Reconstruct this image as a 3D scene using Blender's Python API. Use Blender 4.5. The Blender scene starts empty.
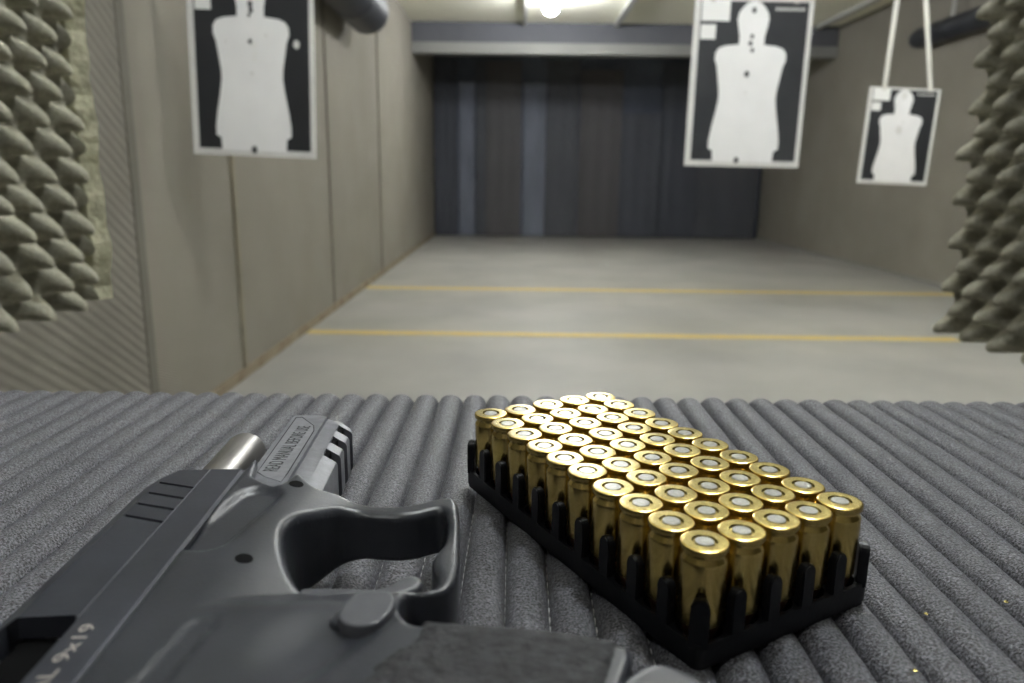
import bpy, bmesh, math, random
import numpy as np
from mathutils import Vector, Matrix, noise
from mathutils.geometry import delaunay_2d_cdt
random.seed(7)
C = bpy.context.scene.collection
PI = math.pi
MM = 0.001
ZC = 1.108                     # eye height above the range floor; mat tops lie at 1.000

# ------------------------------------------------------------------ camera
F_PX, PITCH, ROLL = 741.0, .2195, .012
c_, s_ = math.cos(PITCH), math.sin(PITCH)
fw = Vector((0, c_, -s_)); up0 = Vector((0, s_, c_)); rt0 = Vector((1, 0, 0))
rt = rt0*math.cos(ROLL) + up0*math.sin(ROLL)
up = -rt0*math.sin(ROLL) + up0*math.cos(ROLL)
def ray(x, y):
    return rt*((x-512)/F_PX) + up*(-(y-341.5)/F_PX) + fw
def at_z(x, y, z):             # z in metres relative to the eye
    d = ray(x, y); return d*(z/d.z)
def at_y(x, y, Y):
    d = ray(x, y); return d*(Y/d.y)
def at_x(x, y, X):
    d = ray(x, y); return d*(X/d.x)
cam = bpy.data.cameras.new('camera'); co = bpy.data.objects.new('camera', cam); C.objects.link(co)
co.matrix_world = Matrix(((rt.x, up.x, -fw.x, 0), (rt.y, up.y, -fw.y, 0), (rt.z, up.z, -fw.z, ZC), (0, 0, 0, 1)))
cam.sensor_width = 36; cam.lens = F_PX/1024*36; cam.clip_start = .005
cam.dof.use_dof = True; cam.dof.focus_distance = .24; cam.dof.aperture_fstop = 15.0
sc = bpy.context.scene
sc.camera = co

# ------------------------------------------------------------------ materials
def srgb(r, g, b):
    f = lambda c: ((c/255+.055)/1.055)**2.4 if c > 10 else c/255/12.92
    return (f(r), f(g), f(b), 1)
def mat(name, col, rough=.5, metal=0, noise_scale=None, col2=None, bump=0, bump_scale=None, detail=4, spec=.5,
        lo=.35, hi=.65, stretch=None, bdist=.001, rough2=None):
    m = bpy.data.materials.new(name); m.use_nodes = True
    nt = m.node_tree; b = nt.nodes['Principled BSDF']
    b.inputs['Base Color'].default_value = col
    b.inputs['Roughness'].default_value = rough; b.inputs['Metallic'].default_value = metal
    b.inputs['Specular IOR Level'].default_value = spec
    tc = nt.nodes.new('ShaderNodeTexCoord'); src = tc.outputs['Object']
    if stretch:
        mp = nt.nodes.new('ShaderNodeMapping'); mp.inputs['Scale'].default_value = stretch
        nt.links.new(src, mp.inputs['Vector']); src = mp.outputs['Vector']
    if noise_scale:
        n = nt.nodes.new('ShaderNodeTexNoise'); n.inputs['Scale'].default_value = noise_scale; n.inputs['Detail'].default_value = detail
        nt.links.new(src, n.inputs['Vector'])
        r = nt.nodes.new('ShaderNodeValToRGB'); r.color_ramp.elements[0].position = lo; r.color_ramp.elements[1].position = hi
        r.color_ramp.elements[0].color = col; r.color_ramp.elements[1].color = col2 or col
        nt.links.new(n.outputs['Fac'], r.inputs['Fac']); nt.links.new(r.outputs['Color'], b.inputs['Base Color'])
        if rough2 is not None:
            mr = nt.nodes.new('ShaderNodeMapRange'); mr.inputs['To Min'].default_value = rough; mr.inputs['To Max'].default_value = rough2
            nt.links.new(n.outputs['Fac'], mr.inputs['Value']); nt.links.new(mr.outputs['Result'], b.inputs['Roughness'])
    if bump:
        n2 = nt.nodes.new('ShaderNodeTexNoise'); n2.inputs['Scale'].default_value = bump_scale or noise_scale; n2.inputs['Detail'].default_value = 3
        nt.links.new(src, n2.inputs['Vector'])
        bp = nt.nodes.new('ShaderNodeBump'); bp.inputs['Strength'].default_value = bump; bp.inputs['Distance'].default_value = bdist
        nt.links.new(n2.outputs['Fac'], bp.inputs['Height']); nt.links.new(bp.outputs['Normal'], b.inputs['Normal'])
    return m
def emis(name, col, s):
    m = bpy.data.materials.new(name); m.use_nodes = True
    b = m.node_tree.nodes['Principled BSDF']
    b.inputs['Base Color'].default_value = (1, 1, 1, 1)
    b.inputs['Emission Color'].default_value = col; b.inputs['Emission Strength'].default_value = s
    return m
def ribbed(name, col, col2, scale, rotx, strength, dist):
    """Wall covering of fine parallel ribs; rotx turns the ribs in the wall's own plane."""
    m = mat(name, col, .85, 0, 1.6, col2, detail=5)
    nt = m.node_tree; b = nt.nodes['Principled BSDF']
    tc = nt.nodes.new('ShaderNodeTexCoord'); mp = nt.nodes.new('ShaderNodeMapping'); mp.vector_type = 'POINT'
    mp.inputs['Rotation'].default_value = (rotx, 0, 0)
    w = nt.nodes.new('ShaderNodeTexWave'); w.bands_direction = 'Z'; w.inputs['Scale'].default_value = scale; w.inputs['Distortion'].default_value = .15
    bp = nt.nodes.new('ShaderNodeBump'); bp.inputs['Strength'].default_value = strength; bp.inputs['Distance'].default_value = dist
    nt.links.new(tc.outputs['Object'], mp.inputs['Vector']); nt.links.new(mp.outputs['Vector'], w.inputs['Vector'])
    nt.links.new(w.outputs['Fac'], bp.inputs['Height']); nt.links.new(bp.outputs['Normal'], b.inputs['Normal'])
    return m
M = {}
M['floor'] = mat('range_floor_concrete', srgb(150, 149, 144), .55, 0, 1.3, srgb(165, 164, 158), .15, 40, 8, bdist=.002)
M['ceil'] = mat('ceiling_paint', srgb(238, 236, 218), .9, 0, 2, srgb(243, 241, 224))
M['wall_rib'] = ribbed('wall_ribbed_covering', srgb(132, 127, 116), srgb(140, 135, 124), 28, .35, .5, .004)
M['wall_diag'] = ribbed('wall_diagonal_corrugation', srgb(118, 114, 104), srgb(126, 122, 112), 8.2, .60, .45, .008)
M['wall_plain'] = mat('wall_paint', srgb(136, 134, 127), .9, 0, 2, srgb(142, 140, 133))
M['wall_dark'] = mat('dark_wall_paint', srgb(84, 82, 80), .9, 0, 2, srgb(92, 90, 87))
M['seam'] = mat('seam_filler', srgb(104, 100, 90), .9, 0, 5, srgb(110, 106, 96))
M['seam_pale'] = mat('seam_pale', srgb(146, 138, 120), .9, 0, 5, srgb(134, 128, 112))
M['seam_faint'] = mat('seam_faint', srgb(124, 119, 109), .9)
M['kick'] = mat('floor_edge_strip', srgb(122, 106, 84), .8, 0, 6, srgb(146, 135, 114))
M['yellow'] = mat('yellow_floor_paint', srgb(208, 182, 100), .6, 0, 9, srgb(198, 180, 118), detail=8)
M['back'] = mat('back_wall_steel', srgb(90, 97, 112), .6, 0, 1.5, srgb(70, 76, 90))
M['curt'] = mat('dark_rubber_sheet', srgb(66, 68, 75), .6, 0, 2, srgb(73, 75, 82), stretch=(1, 1, .3))
M['curt2'] = mat('brown_black_rubber_sheet', srgb(72, 70, 72), .6, 0, 2, srgb(78, 76, 78), stretch=(1, 1, .3))
M['curt3'] = mat('blue_black_rubber_sheet', srgb(60, 63, 72), .6, 0, 2, srgb(68, 71, 80), stretch=(1, 1, .3))
M['slit'] = mat('pale_gap_strip', srgb(116, 121, 135), .6, 0, 3, srgb(100, 105, 118), stretch=(1, 1, .3))  # tone of the pale wall showing between the sheets
M['soffit'] = mat('dark_soffit_paint', srgb(88, 89, 94), .8, 0, 2, srgb(82, 83, 88))
M['beam'] = mat('pale_beam_paint', srgb(126, 126, 122), .8, 0, 2, srgb(134, 134, 130))
M['duct'] = mat('black_duct_wrap', srgb(40, 42, 48), .45, 0, 4, srgb(50, 52, 58), .3, 20)
M['rail'] = mat('pale_rail_metal', srgb(200, 200, 196), .4, .3)
M['lamp'] = emis('lamp_glass_glow', (1, .985, .95, 1), 60)
M['lampbase'] = mat('lamp_base_plastic', srgb(210, 208, 200), .5)
M['paper'] = mat('target_paper', srgb(214, 213, 210), .8, 0, 6, srgb(220, 219, 216))
M['figure'] = mat('target_figure_paper', srgb(242, 242, 242), .8, 0, 5, srgb(236, 236, 236))
M['ink'] = mat('target_black_ink', srgb(28, 30, 33), .5, 0, 3, srgb(36, 38, 42))
M['ink_glare'] = mat('target_glare_ink', srgb(58, 59, 62), .45, 0, 3, srgb(40, 42, 46))  # paler than the plain ink: glare put into the colour
M['hole'] = mat('torn_hole_dark', srgb(60, 60, 62), .9)
M['white'] = mat('white_tape', srgb(236, 236, 234), .7)
M['strap'] = mat('white_hanging_strap', srgb(205, 203, 196), .7)
M['foam'] = mat('acoustic_foam_grey', srgb(138, 135, 120), .95, 0, 260, srgb(156, 153, 138), .35, 700, bdist=.0006, spec=.2)
M['foam_edge'] = mat('yellowed_foam_edge', srgb(196, 193, 168), .95, 0, 45, srgb(160, 157, 132), .8, 120, 8, bdist=.004, spec=.1)
M['board'] = mat('divider_board', srgb(88, 86, 78), .8, 0, 8, srgb(96, 94, 86))
M['wood'] = mat('counter_board', srgb(74, 70, 66), .7, 0, 14, srgb(84, 80, 74), stretch=(.2, 1, 1))
M['thread'] = mat('stitch_thread', srgb(225, 225, 222), .7)
M['threadD'] = mat('stitch_thread_dark', srgb(20, 20, 22), .7)
M['brass'] = mat('brass_case', (.68, .49, .14, 1), .18, 1, 420, (.78, .58, .20, 1), .05, 900, 3, bdist=.0001, rough2=.26, stretch=(1, 1, .12))
M['brass_head'] = mat('brass_case_head', (.40, .32, .10, 1), .17, 1, 1100, (.56, .455, .175, 1), .55, 1300, 3, bdist=.0002, rough2=.32)
M['primer'] = mat('nickel_primer', (.27, .27, .25, 1), .36, 1, 900, (.35, .35, .33, 1), .35, 700, bdist=.0002)
M['copper'] = mat('copper_bullet', (.75, .42, .27, 1), .3, 1)
M['tray'] = mat('black_tray_plastic', srgb(11, 12, 15), .36, 0, 150, srgb(13, 14, 17), .15, 500, bdist=.0003, spec=.3)
M['slide'] = mat('blued_steel', srgb(52, 54, 61), .40, .35, 60, srgb(63, 65, 73), .12, 900, 6, bdist=.0002)
M['steel'] = mat('bare_barrel_steel', srgb(170, 168, 165), .40, 1, 240, srgb(130, 128, 125), .1, 600, stretch=(1, .08, 1), bdist=.0002)
M['poly'] = mat('grey_black_polymer', srgb(42, 44, 49), .34, 0, 45, srgb(52, 54, 60), .25, 1500, 5, bdist=.0002)
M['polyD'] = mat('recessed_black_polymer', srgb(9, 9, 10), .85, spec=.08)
M['dust'] = mat('lighter_grey_polymer', srgb(94, 95, 101), .42, 0, 300, srgb(108, 109, 115), .3, 1500, bdist=.0002)
M['plate'] = mat('grey_inlay_plate', srgb(108, 109, 114), .42, 0, 400, srgb(122, 123, 128), .4, 1500, bdist=.0002)
M['trig'] = mat('trigger_polymer', srgb(70, 71, 76), .4, 0, 200, srgb(79, 80, 85), .2, 1500, bdist=.0002)
M['engr'] = mat('black_engraving', srgb(30, 30, 33), .7)
M['engrW'] = mat('pale_engraving', srgb(150, 143, 138), .6)
M['grip'] = mat('stippled_grip_rubber', srgb(18, 18, 20), .8, 0, 330, srgb(46, 46, 49), .9, 420, 4, bdist=.0012)

# grey fabric grain, its sparkle painted as pale specks in the colour
def fabric():
    m = mat('quilted_grey_fabric', srgb(18, 18, 20), .46, 0, 1500, srgb(128, 128, 136), .9, 1700, 2, lo=.38, hi=.74, bdist=.0008)
    nt = m.node_tree; b = nt.nodes['Principled BSDF']
    b.inputs['Sheen Weight'].default_value = .08; b.inputs['Sheen Roughness'].default_value = .4
    return m
M['mat'] = fabric()

# ------------------------------------------------------------------ object helpers
def link(name, me, m, parent=None, smooth=False):
    o = bpy.data.objects.new(name, me); C.objects.link(o)
    for k in (m if isinstance(m, (list, tuple)) else [m]): me.materials.append(k)
    if parent is not None: o.parent = parent
    if smooth:
        me.polygons.foreach_set('use_smooth', [True]*len(me.polygons))
    return o
def from_py(name, V, Fc, m, parent=None, smooth=False, off=None):
    me = bpy.data.meshes.new(name)
    if off is not None: V = [(v[0]-off[0], v[1]-off[1], v[2]-off[2]) for v in V]
    me.from_pydata(V, [], Fc); me.validate(); me.update()
    return link(name, me, m, parent, smooth)
def bx(bm, lo, hi, mi=0):
    vs = [bm.verts.new((x, y, z)) for x in (lo[0], hi[0]) for y in (lo[1], hi[1]) for z in (lo[2], hi[2])]
    for f in ((0, 1, 3, 2), (4, 6, 7, 5), (0, 4, 5, 1), (2, 3, 7, 6), (0, 2, 6, 4), (1, 5, 7, 3)):
        bm.faces.new([vs[i] for i in f]).material_index = mi
def bobj(name, bm, m, parent=None, smooth=False, bevel=0, seg=2):
    if bevel:
        bmesh.ops.bevel(bm, geom=bm.edges[:], offset=bevel, segments=seg, profile=.5, affect='EDGES', clamp_overlap=True)
    bmesh.ops.recalc_face_normals(bm, faces=bm.faces)
    me = bpy.data.meshes.new(name); bm.to_mesh(me); bm.free()
    return link(name, me, m, parent, smooth)
def boxo(name, lo, hi, m, parent=None, bevel=0):
    bm = bmesh.new(); bx(bm, lo, hi); return bobj(name, bm, m, parent, bevel=bevel)
def struct(o): o['kind'] = 'structure'; return o
def tag(o, label, cat, group=None):
    o['label'] = label; o['category'] = cat
    if group: o['group'] = group
    return o
def empty(name, loc, label=None, cat=None, group=None):
    o = bpy.data.objects.new(name, None); C.objects.link(o); o.location = loc; o.empty_display_size = .02
    if label: tag(o, label, cat, group)
    return o
def lathe(bm, prof, n=40, axis=None, cap=True, mi=0):
    """prof: (r, h) pairs. axis: Matrix taking z-up to place."""
    axis = axis or Matrix.Identity(4); rings = []
    for r, h in prof:
        if r < 1e-7: rings.append([bm.verts.new(axis @ Vector((0, 0, h)))])
        else: rings.append([bm.verts.new(axis @ Vector((r*math.cos(2*PI*k/n), r*math.sin(2*PI*k/n), h))) for k in range(n)])
    for a, b in zip(rings, rings[1:]):
        for k in range(n):
            k2 = (k+1) % n
            if len(a) == 1 and len(b) > 1: bm.faces.new((a[0], b[k], b[k2])).material_index = mi
            elif len(b) == 1 and len(a) > 1: bm.faces.new((a[k2], a[k], b[0])).material_index = mi
            elif len(a) > 1: bm.faces.new((a[k2], a[k], b[k], b[k2])).material_index = mi
def set_sharp(me, ang=35):
    me.polygons.foreach_set('use_smooth', [True]*len(me.polygons))
    me.set_sharp_from_angle(angle=math.radians(ang))
def tube(bm, pts, r, n=8):
    rings = []
    for i, p in enumerate(pts):
        p = Vector(p); d = (Vector(pts[min(i+1, len(pts)-1)])-Vector(pts[max(i-1, 0)])).normalized()
        a = d.orthogonal().normalized(); b = d.cross(a)
        rings.append([bm.verts.new(p+(a*math.cos(2*PI*k/n)+b*math.sin(2*PI*k/n))*r) for k in range(n)])
    for a, b in zip(rings, rings[1:]):
        for k in range(n): bm.faces.new((a[k], a[(k+1) % n], b[(k+1) % n], b[k]))
    bm.faces.new(rings[0][::-1]); bm.faces.new(rings[-1])
def cut(o, cutters):
    """Carve cutters out of o (exact boolean) and drop them."""
    for k in cutters:
        md = o.modifiers.new('c', 'BOOLEAN'); md.operation = 'DIFFERENCE'; md.solver = 'EXACT'; md.object = k
    bpy.context.view_layer.update()
    dg = bpy.context.evaluated_depsgraph_get()
    me = bpy.data.meshes.new_from_object(o.evaluated_get(dg))
    o.modifiers.clear(); o.data = me
    for k in cutters: bpy.data.objects.remove(k)

# ---- solid from an outline (with holes): dense top and bottom, rounded edges
def spline(pts, step, closed=True, sharp=False):
    pts = [np.array(p, float) for p in pts]; n = len(pts); out = []
    for i in range(n):
        p0, p1, p2, p3 = pts[i-1], pts[i], pts[(i+1) % n], pts[(i+2) % n]
        L = np.linalg.norm(p2-p1); k = max(1, int(L/step))
        for j in range(k):
            t = j/k
            if sharp or L > 25: out.append(p1+(p2-p1)*t)
            else: out.append(.5*((2*p1)+(-p0+p2)*t+(2*p0-5*p1+4*p2-p3)*t*t+(-p0+3*p1-3*p2+p3)*t**3))
    return np.array(out)
def seg_dist(P, L):
    A = L; B = np.roll(L, -1, 0); D = B-A; dd = (D*D).sum(1)+1e-12
    best = np.full(len(P), 1e9)
    for a, d, q in zip(A, D, dd):
        t = np.clip(((P-a)@d)/q, 0, 1)
        best = np.minimum(best, np.hypot(*(P-a-t[:, None]*d).T))
    return best
def inside(P, L):
    x, y = P.T; r = np.zeros(len(P), bool); A = L; B = np.roll(L, -1, 0)
    for (x1, y1), (x2, y2) in zip(A, B):
        if y1 == y2: continue
        m = (y1 > y) != (y2 > y); r ^= m & (x < (x2-x1)*(y-y1)/(y2-y1)+x1)
    return r
def solid(name, outer, holes, top, bot, m, parent=None, grid=1.2, r_out=1.5, r_in=1.5, rings=(.2, .55, 1.0, 1.6), unit=MM, off=(0, 0, 0), smooth=True, extra=None):
    """outer/holes: Nx2 loops in mm. top/bot: f(P)->heights in mm."""
    loops = [outer]+list(holes)
    pts = []; edges = []; lid = []
    for li, L in enumerate(loops):
        b = len(pts); n = len(L); pts += list(L); lid += [li]*n
        edges += [(b+i, b+(i+1) % n) for i in range(n)]
    nb = len(pts); cand = []
    for L in loops:
        T = np.roll(L, -1, 0)-np.roll(L, 1, 0); N = np.stack([-T[:, 1], T[:, 0]], 1); N /= np.linalg.norm(N, axis=1)[:, None]+1e-9
        for d in rings:
            for sg in (1, -1): 
                q = L+N*sg*d
                dd = seg_dist(q, L); cand.append(q[dd > .93*d])
    if grid:
        lo, hi = outer.min(0), outer.max(0)
        gx, gy = np.meshgrid(np.arange(lo[0], hi[0], grid), np.arange(lo[1], hi[1], grid))
        G = np.stack([gx.ravel(), gy.ravel()], 1); G += np.random.RandomState(1).uniform(-.12, .12, G.shape)*grid
        cand.append(G)
    if cand:
        Q = np.concatenate(cand); ok = inside(Q, outer)
        for h in holes: ok &= ~inside(Q, h)
        Q = Q[ok]; dd = np.min([seg_dist(Q, L) for L in loops], 0)
        mx = max(rings) if rings else 0
        isg = np.zeros(len(Q), bool)
        Q = Q[dd > (.12 if rings else .3)]
        dd = np.min([seg_dist(Q, L) for L in loops], 0)
        # drop crowded points
        cell = {}; keep = []
        for i, q in enumerate(Q):
            k = (int(q[0]/.18), int(q[1]/.18))
            if k in cell: continue
            cell[k] = 1; keep.append(i)
        pts += list(Q[keep])
    V, E_, Fc, ov, oe, of = delaunay_2d_cdt([Vector((float(p[0]), float(p[1]))) for p in pts], edges, [], 0, 1e-5)
    P = np.array([(v.x, v.y) for v in V])
    cen = np.array([P[list(f)].mean(0) for f in Fc])
    ok = inside(cen, outer)
    for h in holes: ok &= ~inside(cen, h)
    do = seg_dist(P, outer); di = np.min([seg_dist(P, h) for h in holes], 0) if holes else np.full(len(P), 99.)
    def rnd(d, r):
        if r <= 0: return np.zeros(len(d))
        u = np.clip(1-d/r, 0, 1); return r*(1-np.sqrt(np.clip(1-u*u, 0, 1)))
    drop = rnd(do, r_out)+rnd(di, r_in)
    zt, zb = top(P)-drop, bot(P)+drop
    n = len(P); VV = [(p[0]*unit-off[0], p[1]*unit-off[1], z*unit-off[2]) for p, z in zip(P, zt)]+[(p[0]*unit-off[0], p[1]*unit-off[1], z*unit-off[2]) for p, z in zip(P, zb)]
    FF = []; cnt = {}
    for f, k in zip(Fc, ok):
        if not k: continue
        FF.append(tuple(f)); FF.append(tuple(i+n for i in reversed(f)))
        for a, b in zip(f, f[1:]+f[:1]): cnt[(a, b)] = 1
    for (a, b) in cnt:
        if (b, a) not in cnt: FF.append((b, a, a+n, b+n))
    me = bpy.data.meshes.new(name); me.from_pydata(VV, [], FF); me.validate()
    bm = bmesh.new(); bm.from_mesh(me); loose = [v for v in bm.verts if not v.link_faces]
    bmesh.ops.delete(bm, geom=loose, context='VERTS'); bmesh.ops.recalc_face_normals(bm, faces=bm.faces); bm.to_mesh(me); bm.free()
    o = link(name, me, m, parent)
    if smooth: set_sharp(me, 50)
    return o
const = lambda h: (lambda P: np.full(len(P), float(h)))

# ================================================================== THE ROOM
XL, XR = -1.49, 4.62
YB = 14.2; CEIL = ZC+2.14; YS = 11.3
def quadbox(name, lo, hi, m, **k): return struct(boxo(name, lo, hi, m, **k))
quadbox('floor', (XL-.2, -2.2, -.1), (XR+.2, YB+.2, 0), M['floor'])
quadbox('ceiling', (XL-.2, -2.2, CEIL), (XR+.2, YB+.2, CEIL+.1), M['ceil'])
quadbox('wall_right', (XR, -2.2, 0), (XR+.15, YB+.2, CEIL), M['wall_rib'])
quadbox('wall_back', (XL-.2, YB, 0), (XR+.2, YB+.15, CEIL), M['back'])
quadbox('wall_rear', (XL-.2, -2.3, 0), (XR+.2, -2.15, CEIL), M['wall_dark'])
wl = struct(bpy.data.objects.new('wall_left', None)); C.objects.link(wl)
seams = [(2.95, .06, 'seam'), (4.0, .035, 'seam_pale'), (6.1, .012, 'seam_faint'), (8.4, .012, 'seam_faint')]
ys = [-2.2]+[s[0] for s in seams]+[YB+.2]
for i, (a, b) in enumerate(zip(ys, ys[1:])):
    boxo('wall_panel', (XL-.15, a+.001, 0), (XL+(0 if i else .012), b-.001, CEIL), M['wall_diag'] if i == 0 else M['wall_rib'], wl)
for y, w, k in seams:
    boxo('seam_strip', (XL-.15, y-w/2, 0), (XL+.016 if i else XL, y+w/2, CEIL), M[k], wl)
quadbox('baseboard_left', (XL+.001, -2.1, .0), (XL+.022, YB, .05), M['kick'])
quadbox('baseboard_right', (XR-.02, -2.1, .0), (XR-.001, YB, .04), M['wall_plain'])
# dark soffit and its pale beam in front of the bullet curtain
zb1 = ZC+at_y(600, 44, YS).z; zb2 = ZC+at_y(600, 55, YS).z
quadbox('trim_1', (XL, YS, zb1), (XR, YS+.25, CEIL-.001), M['soffit'])
quadbox('trim_2', (XL, YS-.03, zb2), (XR, YS+.22, zb1-.001), M['beam'])
# yellow cross lines
for (xa, ya), (xb, yb), w in (((300, 331.5), (952, 340), .13), ((358, 287.5), (930, 294), .17)):
    a = at_z(xa, ya, -ZC); b = at_z(xb, yb, -ZC); ym = (a.y+b.y)/2
    o = struct(boxo('floor_marking', (XL+.03, ym-w/2, .0005), (XR-.03 if w > .15 else 3.2, ym+w/2, .003), M['yellow']))

# hanging rubber sheets over the back wall
sheets = [(430, 457, 'curt3', 60), (476, 486, 'curt', 62), (486, 521, 'curt2', 62), (546, 578, 'curt', 60), (579, 621, 'curt2', 70), (621, 660, 'curt3', 112), (660, 700, 'curt3', 62), (700, 760, 'curt', 60)]
names = ['dark sheet hanging at the left end of the back wall', 'narrow dark sheet right of the first pale strip', 'brownish black sheet between the two pale strips',
         'grey black sheet just right of the second pale strip', 'brownish sheet hanging at the middle of the back wall', 'short blue black sheet with a lower top edge',
         'blue black sheet behind the middle paper target', 'wide dark sheet at the right end of the back wall']
for i, (a, b, k, yt) in enumerate(sheets):
    Y = YB-.12-.05*(i % 3)
    x0 = at_y(a, 150, Y).x; x1 = at_y(b, 150, Y).x
    x0 = max(x0, XL+.03); x1 = min(x1, XR-.03)
    z1 = ZC+at_y(600, yt, Y).z
    n = 14; V = []; Fc = []
    for j in range(n+1):
        x = x0+(x1-x0)*j/n; yy = Y+.0025*math.sin(j*1.3+i)
        V += [(x, yy, .02), (x, yy, z1), (x, yy+.02, z1), (x, yy+.02, .02)]
    for j in range(n):
        for q in range(4): Fc.append((4*j+q, 4*j+(q+1) % 4, 4*j+4+(q+1) % 4, 4*j+4+q))
    Fc += [(3, 2, 1, 0), (4*n, 4*n+1, 4*n+2, 4*n+3)]
    tag(from_py('rubber_curtain', V, Fc, M[k], smooth=False), names[i], 'curtain', 'rubber sheets hanging along the back wall')
for nm, a, b in (('pale narrow strip added for wall showing through the left gap', 459, 475), ('wider pale strip added for wall showing between dark sheets', 523, 545)):
    Y = YB-.06  # added strips stand for the pale wall behind the gaps
    x0 = at_y(a, 150, Y).x; x1 = at_y(b, 150, Y).x; z1 = ZC+at_y(600, 83, Y).z; z0 = .003
    bm = bmesh.new(); bx(bm, (x0, Y, z0), (x1, Y+.02, z1)); bx(bm, (x0+.03, Y-.012, z0+.06), (x1-.1, Y, z1-.2))
    tag(bobj('pale_strip', bm, M['slit'], bevel=.006), nm, 'strip')

# ducts under the ceiling
def duct(name, x, z, r, y0, y1, label):
    bm = bmesh.new(); prof = [(0, y0), (r*.8, y0), (r, y0+.05)]
    y = y0+.4
    while y < y1-.2: prof += [(r, y-.02), (r*1.03, y), (r, y+.02)]; y += .8
    prof += [(r, y1-.12), (r*.85, y1-.03), (r*.5, y1), (0, y1)]
    lathe(bm, prof, 28, Matrix.Translation((x, 0, z)) @ Matrix.Rotation(-PI/2, 4, 'X'))
    o = bobj(name, bm, M['duct']); set_sharp(o.data)
    for yy in (y0+.8, (y0+y1)/2, y1-.7):
        bm = bmesh.new(); bx(bm, (x-.012, yy-.015, z+r*.9), (x+.012, yy+.015, CEIL-.0005)); bx(bm, (x-.05, yy-.03, CEIL-.01), (x+.05, yy+.03, CEIL-.0005)); bobj('hanger', bm, M['rail'], o)
    return tag(o, label, 'duct')
pe = at_x(366, 39, XL+.12)
duct('air_duct', XL+.20, ZC+1.38, .19, 4.2, 7.0, 'black round duct under the ceiling along the left wall')
duct('air_duct', XR-.115, ZC+1.55, .11, 3.0, 8.9, 'dark round duct high along the right wall above the small target')
# carrier rails
for x, w, lab in ((.13, .03, 'thin pale ceiling rail left of the bare lamp'), (1.42, .05, 'pale ceiling rail right of the lamp, running to the beam'), (4.28, .05, 'pale ceiling rail nearest the right wall')):
    bm = bmesh.new(); bx(bm, (x-w/2, -1.8, CEIL-.05), (x+w/2, YS-.05, CEIL-.001)); bx(bm, (x-w*.8, -1.8, CEIL-.056), (x+w*.8, YS-.05, CEIL-.05))
    tag(bobj('ceiling_rail', bm, M['rail']), lab, 'rail', 'target carrier rails on the ceiling')
# lamps
LX = .62
def lamp(x, y, label, k=1, tint=(.945, .97, 1, 1)):
    e = empty('ceiling_lamp', (x, y, CEIL), label, 'lamp', 'globe lamps down the middle of the ceiling')
    bm = bmesh.new(); lathe(bm, [(0, 0), (.06, 0), (.06, -.03), (.035, -.05), (.035, -.07), (0, -.07)], 20); bobj('lamp_base', bm, M['lampbase'], e, True)
    bm = bmesh.new(); bmesh.ops.create_icosphere(bm, subdivisions=2, radius=.095); bmesh.ops.translate(bm, verts=bm.verts, vec=(0, 0, -.155)); bobj('lamp_globe', bm, emis('lamp_glass_glow', tint, 60*k), e, True)
lamp(at_y(551, 8, 9.55).x, 9.55, 'glowing round lamp under the far ceiling', 1.15)
lamp(LX, 5.9, 'glowing round lamp over the middle of the lane', .65)
lamp(.42, .75, 'glowing round lamp over the shooting bench', .62, (.89, .94, 1, 1))
lamp(.95, 2.0, 'unseen added round lamp beyond the shooting bench, brightening the targets', .55)  # added out of view to brighten the paper targets
lamp(-.7, -1.3, 'glowing round lamp behind the shooting bench', .24)
lamp(3.2, 4.5, 'glowing round lamp toward the right wall', .6)

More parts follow.
